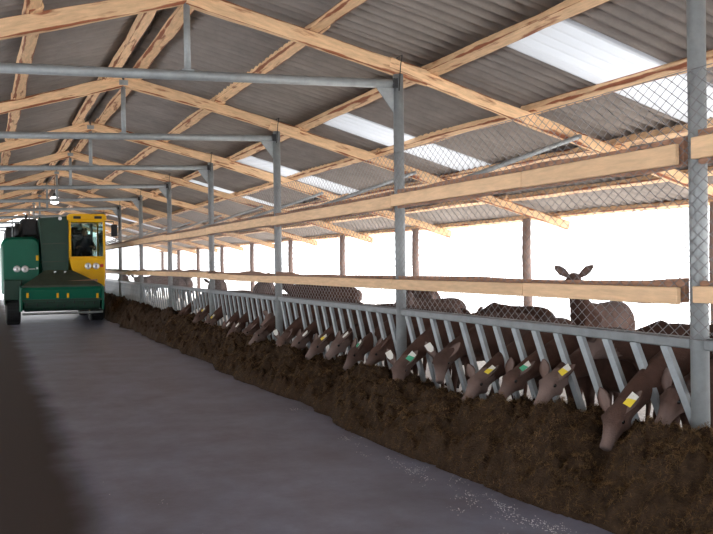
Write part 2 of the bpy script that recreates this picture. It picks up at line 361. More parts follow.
# ------------------------------------------------------------------ steel frames
pm = {}
def pipe_mesh(key, L, r, n=16):
    if key not in pm:
        pm[key] = MB().tube([(0, 0, 0), (0, 0, L)], r, n).mesh('pipe', True)
        me = pm[key]; me.materials.append(M['galv'])
        for p in me.polygons:
            if len(p.vertices) > 4: p.use_smooth = False
    return pm[key]
for k in range(K0, K1+1):
    y = YK(k); fr = empty('steel_frame', (XF, y, 0))
    if k >= 1: lab = f'{ORD[k-1]} galvanized steel frame of the barn counted from the right edge of the photo inward'
    else: lab = ['steel frame directly above the viewpoint', 'steel frame behind the viewpoint'][-k]
    if k == 1: lab = 'thick galvanized post at the right edge of the photo with its cross pipe'
    tag(fr, lab, 'steel frame', 'steel frames along the aisle')
    def part(name, me, loc, rot=(0, 0, 0)):
        o = link(name, me, M['galv'], fr); o.location = Vector(loc)-fr.location; o.rotation_euler = rot; return o
    topz = zraf(4.0)-.085
    part('post', pipe_mesh('p', topz+.02, .055), (XF, y, -.02))
    zl = ztie(XL)
    part('post', pipe_mesh('pl', zraf(XL)-.07, .055), (XL, y, -.02))
    tl = MB().tube([(XL, 0, ztie(XL)), (XF, 0, ztie(XF))], .046, 14).mesh('tie_beam', True); part('tie_beam', tl, (0, y, 0))
    part('king_post', MB().tube([(XR, 0, ztie(XR)), (XR, 0, zraf(XR)-.02)], .032, 12).mesh('king_post', True), (0, y, 0))
    part('joint_plate', MB().box((XR, 0, ztie(XR)+.045), (.11, .09, .012)).mesh('joint_plate'), (0, y, 0))
    part('joint_plate', MB().box((XR, 0, zraf(XR)-.03), (.12, .012, .07)).mesh('joint_plate'), (0, y-.055, 0))
    z = ztie(4)-.04
    part('gusset', MB().prism([(4-.05, z), (4-.26, z-.006), (4-.05, z-.27)], -.006, .006).mesh('gusset'), (0, y, 0))
    z = ztie(XL)-.04
    part('gusset', MB().prism([(XL+.05, z), (XL+.26, z+.006), (XL+.05, z-.27)], -.006, .006).mesh('gusset'), (0, y, 0))
    part('brace', MB().tube([(4.04, 0, EYE+.64), (6.25, 0, EYE+1.40), (6.30, 0, EYE+1.415)], .028, 10).mesh('brace', True), (0, y-.07, 0))
    o = part('strap', MB().tube([(3.98, -.062, topz-.18), (4.0, -.064, zraf(4)), (4.02, -.062, zraf(4)+.11), (4.02, .062, zraf(4)+.11), (4.0, .064, zraf(4)), (3.98, .062, topz-.18)], .006, 5).mesh('strap'), (0, y, 0))
    o.data.materials[0] = M['dark']
    o = part('end_plate', MB().box((3.95, -.047, ztie(4)), (.05, .01, .10)).mesh('end_plate'), (0, y, 0)); o.data.materials[0] = M['dark']

# eave posts
for k in range(1, K1+1):
    h = zraf(XE)-.115
    me = MB().tube([(0, 0, -.05), (.01, 0, h*.35), (-.008, .006, h*.7), (0, 0, h)], [.085, .08, .076, .072], 10).mesh('eave_post', True)
    o = link('eave_post', me, M['post_wood']); o.location = (XE, YK(k), 0)
    tag(o, f'{ORD[k-1]} round timber post under the far right eave, counted from the right', 'post', 'timber posts under the right eave')
# ------------------------------------------------------------------ feed fence, one thing per bay
ZT = EYE-.53
bar_me = MB().beam((0, 0, 0), (0, -.47, -.88), .034, .056, (0, 1, 0)).mesh('slanted_bar'); bar_me.materials.append(M['galv_bar'])
PY, PZ, MZ0, MZ1, MX = .100, .074, EYE-.50, EYE+1.14, 3.936
def wire_mesh(L):
    V = []; F = []; H = MZ1-MZ0; r = .0027; sl = PZ/PY
    def seg(a, b):
        o = len(V); d = Vector((0, b[0]-a[0], b[1]-a[1])).normalized(); u = Vector((1, 0, 0)); s2 = d.cross(u)
        for p in (a, b):
            for t in range(4):
                an = t*math.pi/2; q = u*(r*math.cos(an))+s2*(r*math.sin(an)); V.append((q.x, p[0]+q.y, p[1]+q.z))
        for t in range(4): F.append((o+t, o+(t+1) % 4, o+4+(t+1) % 4, o+4+t))
    N_ = int((L+H/sl)/PY)+2
    for i in range(N_):
        for sgn in (1, -1):
            # z = sl*(y-y0)  for y0 from -H/sl .. L
            y0 = -H/sl+i*PY; pts = []
            ya, yb = max(0, y0), min(L, y0+H/sl)
            if yb-ya < .01: continue
            za, zb = sl*(ya-y0), sl*(yb-y0)
            if sgn < 0: za, zb = H-za, H-zb
            seg((ya, za), (yb, zb))
    seg((0, 0), (L, 0)); seg((0, H), (L, H))
    me = bpy.data.meshes.new('wire_mesh'); me.from_pydata(V, [], F); me.materials.append(M['wire']); return me
wm = wire_mesh(S)
for k in range(0, K1):
    y0 = YK(k); fe = empty('feed_fence', (XF, y0, 0))
    lab = 'feed fence bay beside the viewpoint, right of the nearest post' if k == 0 else f'{ORD[k-1]} bay of slanted bar feed fence with wire mesh, counted from the right post inward'
    if k == 1: lab = 'nearest full bay of feed fence with steel bars, wire mesh and timber boards'
    tag(fe, lab, 'fence', 'feed fence bays along the aisle')
    def P(o, x, y, z): o.location = (x-XF, y-y0, z); return o
    me = pm.get('rail')
    if not me:
        me = MB().bbox((0, S/2, 0), (.06, S-.10, .072), .008).mesh('top_rail'); me.materials.append(M['rail']); pm['rail'] = me
        me2 = MB().bbox((0, S/2, 0), (.05, S-.10, .05), .008).mesh('bottom_rail'); me2.materials.append(M['galv']); pm['rail2'] = me2
    P(link('top_rail', me, None, fe), XF, y0, ZT)
    P(link('bottom_rail', pm['rail2'], None, fe), XF, y0, ZT-.87)
    for j in range(14):
        y = y0+.30+.284*j-(.03 if j == 13 else 0)
        if j == 13: pass
        P(link('slanted_bar', bar_me, None, fe), XF+.005, y, ZT-.03)
    o = P(link('wire_mesh', wm, None, fe), MX, y0, MZ0); o['kind'] = 'stuff'
    # boards in front of the mesh, rough slabs behind it
    rg = random.Random(k*13+5)
    for nm, zc, hb in (('upper_board', EYE+.642, .125), ('lower_board', EYE-.232, .105)):
        dz = {0: .012, 1: -.004}.get(k, rg.uniform(-.012, .012))
        cut = rg.choice([None, .38, .62]) if k != 1 else .42
        ends = [(0.0, S)] if cut is None else [(0, S*cut), (S*cut+.004, S)]
        for (a, b_) in ends:
            aa = a+(.075 if (a == 0 and k == 1) else .002); bb = b_-.002
            if k == 0 and b_ == S: bb = S-.05
            me = MB().bbox((0, (aa+bb)/2, 0), (.036, bb-aa, hb*rg.uniform(.95, 1.06)), .004).mesh(nm); me.materials.append(M['board'])
            P(link(nm, me, None, fe), 3.910, y0, zc+dz+rg.uniform(-.006, .006))
        n = 24; V = []; F = []
        for i in range(n+1):
            y = .06+(S-.12)*i/n; top = hb/2+.045+.02*float(vnoise(y*2+k*5, zc*3))*2; bot = -hb/2-.018+.016*float(vnoise(y*2.3+k*3, zc*7))*2
            if nm == 'lower_board': bot += .02
            V += [(-.018, y, bot), (.018, y, bot), (.018, y, top), (-.018, y, top)]
        for i in range(n):
            for t in range(4): a = i*4+t; b2 = i*4+(t+1) % 4; F.append((a, b2, b2+4, a+4))
        F += [(3, 2, 1, 0), (n*4, n*4+1, n*4+2, n*4+3)]
        me = bpy.data.meshes.new('rough_slab'); me.from_pydata(V, [], F); me.materials.append(M['slab'])
        o = P(link('rough_slab', me, None, fe), 3.962, y0, zc+dz); o['label'] = 'rough bark edged slab behind the mesh'

# ------------------------------------------------------------------ silage along the fence
_q = on_x(613, 428, 3.70); DIPS = [(0, _q.y+.05, 3.58, .55)]
for _px, _py, _xh in ((547, 391, 3.8), (509, 386, 3.78), (474, 389, 3.72), (441, 368, 3.8), (399, 375, 3.68), (352, 359, 3.75), (335, 349, 3.78), (314, 350, 3.78), (281, 346, 3.72), (257, 338, 3.72)):
    _q = on_x(_px, _py, _xh); DIPS.append((0, _q.y+.03, _xh-.1, .22))
def hay_height(x, y):
    edge = 3.20+.16*vnoise(y*.8, 3.1)+.10*vnoise(y*2.7, 8.2)+.05*np.exp(-((y-4.2)/.8)**2)
    H = np.interp(y, [-2, 3.5, 5.5, 8, 12, 17, 24, 30, 45], [.50, .50, .44, .34, .31, .40, .47, .5, .5])
    H = H*(1+.35*vnoise(y*.9, 5.5)+.2*vnoise(y*2.6, 2.5))
    t = np.clip((x-edge)/.42, 0, 1); back = np.clip((4.55-x)/.6, 0, 1)
    h = H*(t**.62)*(back*back*(3-2*back))*(1+.18*np.exp(-((x-3.58)/.14)**2))
    wx = x+.10*vnoise(x*4, y*4+30); wy = y+.10*vnoise(x*4+50, y*4)
    lump = .13*vnoise(wx*3.2+9, wy*3.2)+.17*(.25-np.abs(vnoise(wx*6.5, wy*6.5)))*1.6+.10*(.25-np.abs(vnoise(wx*13+7, wy*13)))*1.6+.05*vnoise(x*27, y*27)+.022*vnoise(x*55, y*55)
    for px_, py_, xx_, dp in DIPS:
        h = h*(1-dp*np.exp(-((y-py_)/.20)**2-((x-xx_)/.24)**2))
    return h+np.where(h > .004, lump*np.clip(h/.10, 0, 1), 0)-.012
ys = np.concatenate([np.arange(-.5, 9, .016), np.arange(9, 16, .03), np.arange(16, 26, .06), np.arange(26, YT-.5, .12)]); xs = np.linspace(2.95, 4.6, 100)
XX, YY = np.meshgrid(xs, ys); ZZ = np.maximum(hay_height(XX, YY), -.01)
nx, ny = len(xs), len(ys); idx = np.arange(nx*ny).reshape(ny, nx)
Fq = np.stack([idx[:-1, :-1], idx[:-1, 1:], idx[1:, 1:], idx[1:, :-1]], -1).reshape(-1, 4)
me = fastmesh('silage_pile', np.stack([XX, YY, ZZ], -1).reshape(-1, 3), Fq); me.shade_smooth()
hay = link('silage_pile', me, M['hay']); hay['kind'] = 'stuff'; tag(hay, 'long dark brown pile of silage along the foot of the feed fence', 'silage')
def strands(n, ymax, lo, hi, thick, seed, power=1.6):
    rg = np.random.default_rng(seed); y = 2.6+(ymax-2.6)*rg.random(n)**power; x = 3.03+rg.random(n)*1.35
    z = hay_height(x, y); keep = z > .012; x, y, z = x[keep], y[keep], z[keep]; n = len(x)
    a = rg.random(n)*2*np.pi; tl = rg.normal(0, .45, n); L = rg.uniform(lo, hi, n)
    d = np.stack([np.cos(a)*np.cos(tl), np.sin(a)*np.cos(tl), np.sin(tl)], -1); sd = np.stack([-np.sin(a), np.cos(a), rg.normal(0, .5, n)], -1); sd /= np.linalg.norm(sd, axis=1)[:, None]
    c = np.stack([x, y, z+.004+rg.random(n)*.012], -1); k = np.cross(d, sd)*(L*.15*rg.normal(0, 1, n))[:, None]
    w = (thick*rg.uniform(.6, 1.4, n))[:, None]
    p0 = c-d*(L/2)[:, None]; p2 = c+d*(L/2)[:, None]; p1 = c+k
    V = np.stack([p0-sd*w, p0+sd*w, p1-sd*w, p1+sd*w, p2-sd*w, p2+sd*w], 1).reshape(-1, 3); o = np.arange(n)[:, None]*6
    F = np.concatenate([o+np.array([[0, 1, 3, 2]]), o+np.array([[2, 3, 5, 4]])]); return V, F
V, F = strands(170000, 18, .012, .05, .0013, 3)
st = link('silage_strands', fastmesh('silage_strands', V, F), M['strand'], hay); st['kind'] = 'stuff'
# white grains spilled on the concrete
V = []; F = []; rg = random.Random(4)
def grain(x, y, r):
    o = len(V); V.extend([(x+r, y, r*.5), (x, y+r*.8, r*.5), (x-r, y, r*.5), (x, y-r*.8, r*.5), (x, y, r), (x, y, 0)])
    for i in range(4): F.extend([(o+i, o+(i+1) % 4, o+4), (o+(i+1) % 4, o+i, o+5)])
for cx, cy, n, sp in ((3.05, 8.6, 30, .35), (2.95, 6.9, 40, .3), (2.95, 5.9, 90, .3), (2.98, 5.1, 130, .35), (3.05, 4.5, 170, .3), (3.02, 4.0, 150, .25), (2.8, 4.6, 60, .5), (.85, 4.6, 34, .25), (1.05, 3.8, 30, .3), (.95, 5.8, 8, .3)):
    cc = [(cx+rg.gauss(0, .06 if cx > 2 else .14), cy+rg.gauss(0, sp)) for _ in range(max(3, n//9))]
    for _ in range(int(n*1.1)):
        c_ = rg.choice(cc); grain(c_[0]+rg.gauss(0, .025), c_[1]+rg.gauss(0, .05), rg.uniform(.002, .006))
me = bpy.data.meshes.new('spilled_grain'); me.from_pydata(V, [], F)
gr = link('spilled_grain', me, M['grain']); gr['kind'] = 'stuff'; tag(gr, 'white grains of feed scattered on the concrete beside the silage', 'grain')

# ------------------------------------------------------------------ deer
def remesh(mb, voxel, smooth=4):
    me = mb.mesh('tmp'); o = bpy.data.objects.new('tmp', me); COL.objects.link(o)
    r = o.modifiers.new('r', 'REMESH'); r.mode = 'VOXEL'; r.voxel_size = voxel
    s_ = o.modifiers.new('s', 'SMOOTH'); s_.factor = .5; s_.iterations = smooth
    dg = bpy.context.evaluated_depsgraph_get(); ev = o.evaluated_get(dg); res = bpy.data.meshes.new_from_object(ev)
    bpy.data.objects.remove(o); bpy.data.meshes.remove(me); return res
def bez(p0, p1, p2, n):
    return [p0*(1-t)**2+p1*2*t*(1-t)+p2*t*t for t in [i/(n-1) for i in range(n)]]
def make_deer(label, loc, heading, scale, hc, hd, tags=(), group=None, voxel=.02, ear_up=.3, seed=0, pale=0, crouch=0):
    """deer facing local +X, hooves at z=0; hc = middle of the face, hd = direction the muzzle points (local, before scaling)"""
    rg = random.Random(seed); hc = Vector(hc); hd = Vector(hd).normalized()
    mb = MB(); fat = rg.uniform(.94, 1.06)
    mb.loft([((-.68, 0, .95), .04, .05), ((-.64, 0, .93), .11*fat, .13), ((-.54, 0, .89), .18*fat, .20), ((-.36, 0, .865), .205*fat, .232), ((-.12, 0, .85), .22*fat, .24), ((.12, 0, .835), .225*fat, .25),
             ((.32, 0, .84), .20*fat, .262), ((.47, 0, .86), .165*fat, .25), ((.58, 0, .885), .12, .20), ((.65, 0, .90), .07, .13)], 16)
    for s_ in (-1, 1):
        d1, d2 = rg.uniform(-.06, .06), rg.uniform(-.06, .06)
        mb.loft([((-.47, s_*.10, .92), .09, .15), ((-.43, s_*.125, .78), .095, .16), ((-.37, s_*.13, .63), .072, .11), ((-.47+d1*.5, s_*.12, .50), .05, .062), ((-.57+d1, s_*.115, .41), .036, .046), ((-.555+d1, s_*.115, .30), .026, .03),
                 ((-.53+d1, s_*.115, .13), .024, .026), ((-.525+d1, s_*.115, .09), .031, .033), ((-.50+d1, s_*.115, .045), .027, .03), ((-.485+d1, s_*.115, .0), .036, .045)], 10, upv=(1, 0, 0))
        mb.loft([((.42, s_*.10, .92), .07, .13), ((.42, s_*.125, .76), .075, .125), ((.38, s_*.125, .62), .056, .078), ((.385+d2*.5, s_*.115, .48), .038, .046), ((.40+d2, s_*.11, .37), .036, .04), ((.395+d2, s_*.11, .30), .027, .028),
                 ((.39+d2, s_*.11, .13), .023, .024), ((.395+d2, s_*.11, .09), .030, .032), ((.415+d2, s_*.11, .045), .026, .029), ((.43+d2, s_*.11, .0), .035, .044)], 10, upv=(1, 0, 0))
    mb.loft([((-.64, 0, 1.0), .03, .03), ((-.70, 0, .95), .035, .03), ((-.715, 0, .86), .028, .02), ((-.71, 0, .80), .012, .01)], 8)
    side = Vector((0, 0, 1)).cross(hd); side = side.normalized() if side.length > .1 else Vector((0, 1, 0)); upn = hd.cross(side)
    poll = hc-hd*.125+upn*.0; nose = hc+hd*.185
    base = Vector((.44, 0, .93)); lowered = hc.z < .75
    ctrl = Vector((.78, 0, .93)).lerp(poll-hd*.25, .35) if lowered else Vector((.62, 0, 1.05)).lerp(poll-Vector((0, 0, .3)), .3)
    nk = bez(base, ctrl, poll+hd*.05, 8); rr_ = [.21, .185, .155, .13, .112, .10, .09, .082]; rs_ = [.13, .125, .11, .097, .087, .08, .075, .07]
    mb.loft([(p, a, b_) for p, a, b_ in zip(nk, rs_, rr_)], 14, upv=tuple(upn*.3+Vector((.2, 0, 1))))
    HS = .80
    H = [(-.215, .035, .04, -.0), (-.19, .062, .062, 0), (-.13, .080, .088, .004), (-.06, .082, .086, .006), (.0, .069, .074, .0), (.06, .054, .060, -.006), (.12, .046, .050, -.012), (.165, .045, .046, -.016), (.195, .039, .040, -.018), (.215, .02, .022, -.02)]
    mb.loft([(hc+hd*(t*HS)+upn*o_, a*1.03, b_*1.06) for t, a, b_, o_ in H], 14, upv=tuple(upn))
    for s_ in (-1, 1):       # brow and jaw
        c = hc-hd*.045+side*(s_*.058)+upn*.050; mb.ball(c, (.036, .03, .026))
        c = hc-hd*.07+side*(s_*.035)-upn*.06; mb.ball(c, (.055, .04, .045))
        c = hc+hd*.150+side*(s_*.022)+upn*.0; mb.ball(c, (.026, .024, .022))
    me = remesh(mb, voxel, 3)
    # ears (joined to the same surface), each a cupped leaf
    ev, ef = [], []; tips = []
    for s_ in (-1, 1):
        b0 = poll+hd*.02+side*(s_*.062)+upn*.045
        ax = (side*s_*(rg.uniform(.45, .8) if lowered else 1.0)+upn*ear_up-hd*((.95 if lowered else .45)+rg.uniform(-.2, .2))).normalized()
        nrm = (hd*.55+upn*.55+side*s_*(-.3)); nrm = (nrm-ax*nrm.dot(ax)).normalized(); wd = ax.cross(nrm)
        prof = [(-.02, .018), (.03, .034), (.075, .047), (.12, .044), (.16, .028), (.19, .006)]
        o = len(ev)
        for t, w in prof:
            for q, dep in ((-1, 0), (-.5, -.55), (0, -.75), (.5, -.55), (1, 0)): ev.append(b0+ax*t+wd*(w*q)+nrm*(w*.75*dep+.006))
            for q, dep in ((1, 0), (.5, -.62), (0, -.85), (-.5, -.62), (-1, 0)): ev.append(b0+ax*t+wd*(w*q)+nrm*(w*.75*dep-.006))
        for i in range(len(prof)-1):
            for j in range(10):
                a, b_ = o+i*10+j, o+i*10+(j+1) % 10; ef.append((a, b_, b_+10, a+10))
        ef.append(tuple(o+j for j in range(9, -1, -1))); ef.append(tuple(o+50+j for j in range(10)))
        tips.append((b0+ax*.085, ax, wd, nrm))
    import bmesh
    bm = bmesh.new(); bm.from_mesh(me); vv = [bm.verts.new(p) for p in ev]
    for f_ in ef: bm.faces.new([vv[i] for i in f_])
    bm.normal_update(); bm.to_mesh(me); bm.free(); me.shade_smooth()
    co = np.empty(len(me.vertices)*3, np.float32); me.vertices.foreach_get('co', co); co = co.reshape(-1, 3)
    dn = co-np.array(hc); t = dn@np.array(hd); off = np.linalg.norm(dn-np.outer(t, np.array(hd)), axis=1); head = (off < .14)
    dark = np.clip((t-.155)/.02, 0, 1)*head; hoof = np.clip((.06-co[:, 2])/.02, 0, 1); dark = np.maximum(dark, hoof)
    pl = np.where(head & (t > -.2) & (t < .25), np.clip((t+.0)/.1, 0, 1)*.6+.12+pale*.6, 0)
    belly = np.clip((.66-co[:, 2])/.12, 0, 1)*np.clip((co[:, 2]-.5)/.06, 0, 1)*(np.abs(co[:, 0]) < .4)*.35
    rump = np.clip((-.60-co[:, 0])/.06, 0, 1)*.5; pl = np.maximum.reduce([pl, belly, rump])
    n0 = len(co)-len(ev); earinner = np.zeros(len(co)); 
    for e in range(2):
        for i in range(6):
            for j in range(1, 4): earinner[n0+e*60+i*10+j] = .8
    pl = np.maximum(pl, earinner)
    for nm, val in (('pale', pl), ('darkm', dark)):
        at = me.attributes.new(nm, 'FLOAT', 'POINT'); at.data.foreach_set('value', val.astype(np.float32))
    me.materials.append(M['coat'])
    d = link('deer', me); d.location = loc; d.rotation_euler = (0, 0, heading); d.scale = (scale,)*3
    tag(d, label, 'deer', group)
    for s_ in (-1, 1):
        e = MB().ball(hc-hd*.04+side*(s_*.073)+upn*.034, .0165, 10, 6).build('eye', M['eye'], d, True)
    for side_i, colr in tags:
        c, ax, wd, nrm = tips[side_i]; mbt = MB(); c = c+nrm*.012+ax*.015
        w_, l_ = .034, .048; q6 = ((-1, -1), (1, -1), (1, .3), (.5, 1), (-.5, 1), (-1, .3))
        mbt.hull2([c+nrm*.012+wd*(w_*x)-ax*(l_*y) for x, y in q6], [c+nrm*.018+wd*(w_*x)-ax*(l_*y) for x, y in q6])
        tgo = mbt.build('ear_tag', M['tagw'], d); tgo['label'] = {'w': 'white ear tag', 'y': 'white and yellow ear tag', 'g': 'white and green ear tag'}[colr]
        if colr != 'w':
            q4 = ((-1, 1.15), (1.02, .95), (1.0, -.35), (-.9, .15)); c2 = c+wd*(.006)
            MB().hull2([c2+nrm*.019+wd*(w_*x)-ax*(l_*y) for x, y in q4], [c2+nrm*.024+wd*(w_*x)-ax*(l_*y) for x, y in q4]).build('tag_flap', M['tag'+colr], tgo)
        MB().ball(c+nrm*.02+ax*.025, .008, 8, 4).build('tag_stud', M['tagw'], tgo)
    return d
def feeding(px, py, label, yaw=0, tags=(), xh=3.72, sc=1.0, hd_p=-.9, hd_y=0, seed=0, pale=0, vox=.02, lat=0):
    """head where the photo shows it, in the vertical plane xh metres out, body behind the fence; side 0 = the deer's right ear, 1 = left"""
    sc *= .93; P_ = on_x(px, py, xh); hz = P_.z/sc
    hd = Vector((math.cos(hd_y), math.sin(hd_y), hd_p)).normalized()
    hcl = Vector((1.19, lat, hz)); heading = math.pi+yaw
    R = Matrix.Rotation(heading, 3, 'Z'); off = R @ (hcl*sc); loc = (P_.x-off.x, P_.y-off.y, 0)
    return make_deer(label, loc, heading, sc, hcl, hd, tags, 'deer feeding through the fence', vox, .25, seed, pale)
G0 = 'feeding deer, '
feeding(670, 408, G0+'face against the bars just left of the nearest post', -0.15, (), 3.98, 1.02, -1.0, .15, 1)
feeding(613, 428, G0+'head far out on the silage, yellow and white tag, nearest of all', 0.06, ((1, 'y'),), 3.70, 1.02, -1.1, .25, 2, vox=.017)
feeding(547, 391, G0+'greyish muzzle and yellow tag, second lowest head from the right', 0.12, ((1, 'y'),), 3.82, .98, -.8, .1, 3, .8)
feeding(509, 386, G0+'green tag, beside the greyish muzzle with the yellow tag', 0.06, ((1, 'g'),), 3.78, .96, -.75, .1, 4)
feeding(474, 389, G0+'yellow tag, muzzle turned low between green tag and white tag', -0.02, ((1, 'y'),), 3.72, .97, -.65, .35, 5, .7)
feeding(441, 368, G0+'red-brown face turned to the viewer with a white tag', .15, ((0, 'w'),), 3.80, 1.0, -1.1, .75, 6)
feeding(399, 375, G0+'face turned to the viewer, two tags, in front of second post', .1, ((0, 'w'), (1, 'g')), 3.68, 1.02, -1.2, .6, 7, .3)
feeding(374, 358, G0+'large plain ear stretched to the left, next to the second post', -0.06, (), 3.85, .98, -.9, -.1, 8)
feeding(352, 359, G0+'dark head low in the silage with a small greenish tag', 0.0, ((1, 'g'),), 3.75, .95, -1.1, 0, 9)
feeding(335, 349, G0+'pale grey cheek with dark eye and white tag', .0, ((1, 'w'),), 3.78, 1.0, -.7, .1, 10, .7)
feeding(314, 350, G0+'yellow tag, between two pale cheeks in mid row', .05, ((1, 'y'),), 3.78, .97, -.7, .15, 11, .4)
feeding(296, 346, G0+'white tag, pale cheek just right of the third post', .0, ((1, 'w'),), 3.76, 1.0, -.75, .1, 12, .5)
feeding(281, 346, G0+'narrow face right in front of the third post', 0.12, ((0, 'w'),), 3.72, .97, -1.2, .6, 13, .3)
feeding(268, 321, G0+'head held high beside the third post', 0.22, (), 3.95, 1.0, -.5, .2, 14, .8)
feeding(257, 338, G0+'dark eye and grey cheek below the head held high', -0.12, (), 3.72, 1.0, -.7, 0, 15, .4)
feeding(245, 335, G0+'plain head with ear laid back, left of the grey cheek', 0.04, (), 3.76, .98, -.6, 0, 16, .3)
feeding(231, 335, G0+'small white tag, second head right of the fourth post', .05, ((1, 'w'),), 3.74, .97, -.8, .1, 17, .5)
feeding(222, 334, G0+'white tag, first head right of the fourth post', .0, ((1, 'w'),), 3.72, .97, -.9, .2, 18, .5)
feeding(207, 326, G0+'yellow tag, pale muzzle left of the fourth post', .05, ((1, 'y'),), 3.72, 1.0, -.9, .2, 19, .6)
feeding(198, 318, G0+'dark head, second last at the far end of the row', .0, ((1, 'y'),), 3.8, .98, -.8, .1, 20)
feeding(180, 317, G0+'dark low head, last at the far end of the row', .1, (), 3.75, 1.0, -.7, .1, 21)
P_ = on_x(592, 349, 4.27); _R = Matrix.Rotation(math.pi-.2, 3, 'Z') @ Vector((.92, -.22, 0)); make_deer('deer behind the bars, pale face looking left between two slanted bars', (P_.x-_R.x, P_.y-_R.y, 0), math.pi-.2, 1.0, (.92, -.22, P_.z), (.25, -.9, -.35), (), 'deer feeding through the fence', .02, .25, 34, .9)
def standing(x, y, heading, label, hc, hd, sc=1.0, tags=(), seed=0, pale=0, vox=.024):
    return make_deer(label, (x, y, 0), heading, sc, hc, hd, tags, 'deer standing in the pen', vox, .75, seed, pale)
standing(6.62, 8.0, math.radians(208), 'deer with raised ears showing over the lower board, standing in the pen', (.80, 0, 1.32), (.8, .25, -.45), 1.0, (), 31, .2)
standing(6.35, 9.35, math.radians(100), 'deer seen as a dark back left of the raised ears', (.98, 0, .80), (.7, 0, -.7), .92, (), 32)
standing(6.15, 11.2, math.radians(200), 'deer with turned head behind the mesh just right of the second post', (.88, .12, 1.10), (.6, -.6, -.5), .95, ((0, 'y'),), 33, .5)
standing(7.1, 13.3, math.radians(70), 'deer standing in the pen behind the mesh left of the second post', (1.0, 0, .85), (.7, 0, -.6), 1.05, (), 35)
standing(5.9, 15.0, math.radians(185), 'deer standing in the pen behind the mesh near the third post', (.9, 0, 1.12), (.8, -.3, -.5), 1.05, (), 36)
standing(6.8, 17.6, math.radians(110), 'deer standing broadside behind the mesh left of the third post', (1.0, 0, .85), (.7, 0, -.6), 1.08, (), 37)
standing(6.0, 19.4, math.radians(75), 'deer standing broadside behind the mesh near the fourth post', (.98, 0, 1.05), (.8, 0, -.5), 1.08, (), 38)
standing(6.9, 22.0, math.radians(250), 'deer standing far back between the fourth and fifth posts', (.98, 0, 1.0), (.8, 0, -.5), 1.08, (), 39)
standing(6.2, 24.6, math.radians(85), 'deer standing far back near the sixth post', (1.0, 0, .85), (.7, 0, -.6), 1.08, (), 40)

for x_, y_, h_, w_ in ((5.7, 27.6, 80, 'nearest of the far group'), (6.6, 30.6, 260, 'second of the far group'), (5.5, 33.4, 95, 'third of the far group'), (6.9, 36.4, 190, 'fourth of the far group'), (5.6, 39.0, 75, 'farthest of all')):
    standing(x_, y_, math.radians(h_), 'small distant deer behind the far fence bays, '+w_, (1.0, 0, .95), (.8, 0, -.5), 1.05, (), int(y_), 0, .03)

# ------------------------------------------------------------------ self-propelled feed mixer
YM = 25.0
mx_ = empty('feed_mixer', (1.75, YM, 0)); tag(mx_, 'green feed mixer vehicle with yellow cab standing at the end of the aisle', 'vehicle')
def mp_(px, py, Y=YM): q = on_y(px, py, Y); return (q.x, q.z)
def mpart(mb, name, m, parent=None, smooth=False, bevel=0, label=None):
    o = mb.build(name, m, None, smooth, bevel)
    o.parent = parent or mx_
    if parent is None: o.matrix_parent_inverse = Matrix.Translation(mx_.location).inverted()
    if label: o['label'] = label
    return o
bpy.context.view_layer.update()
def quadp(x0, y0, x1, y1, Y=YM):       # pixel rectangle to XZ bounds at depth Y
    a = mp_(x0, (y0+y1)/2, Y)[0]; b = mp_(x1, (y0+y1)/2, Y)[0]; zt = mp_((x0+x1)/2, y0, Y)[1]; zb = mp_((x0+x1)/2, y1, Y)[1]
    return a, b, zb, zt
def roundpoly(x0, x1, z0, z1, rt, rb=0.02, n=6):
    P_ = []
    for cx, cz, r, a0 in ((x1-rb, z0+rb, rb, -90), (x1-rt, z1-rt, rt, 0), (x0+rt, z1-rt, rt, 90), (x0+rb, z0+rb, rb, 180)):
        for i in range(n+1):
            a = math.radians(a0+90*i/n); P_.append((cx+r*math.cos(a), cz+r*math.sin(a)))
    return P_
# mixing tub
x0, x1, z0, z1 = quadp(1.5, 237, 41, 294)
TX0, TX1, TZ1 = x0, x1, z1
A = roundpoly(x0+.05, x1-.05, z0+.02, z1-.06, .20); B_ = roundpoly(x0, x1, z0, z1, .22)
mb = MB(); mb.hull2([(x, YM+.10, z) for x, z in A], [(x, YM+.18, z) for x, z in B_]); mb.prism(B_, YM+.18, YM+1.6)
tub = mpart(mb, 'mixing_tub', M['green'], bevel=.01)
mb = MB().prism(roundpoly(x0+.02, 2.75, z0, z1-.02, .25), YM+1.62, YM+5.4); tub2 = mpart(mb, 'tub_rear', M['green'], bevel=.01)
mb = MB().box(((x0+2.75)/2+.05, YM+3.4, z1+.10), (2.2, 3.4, .34)).box(((x0+2.7)/2, YM+3.4, z1+.3), (2.0, 3.2, .1)); mpart(mb, 'tub_rim', M['dark'], bevel=.02)
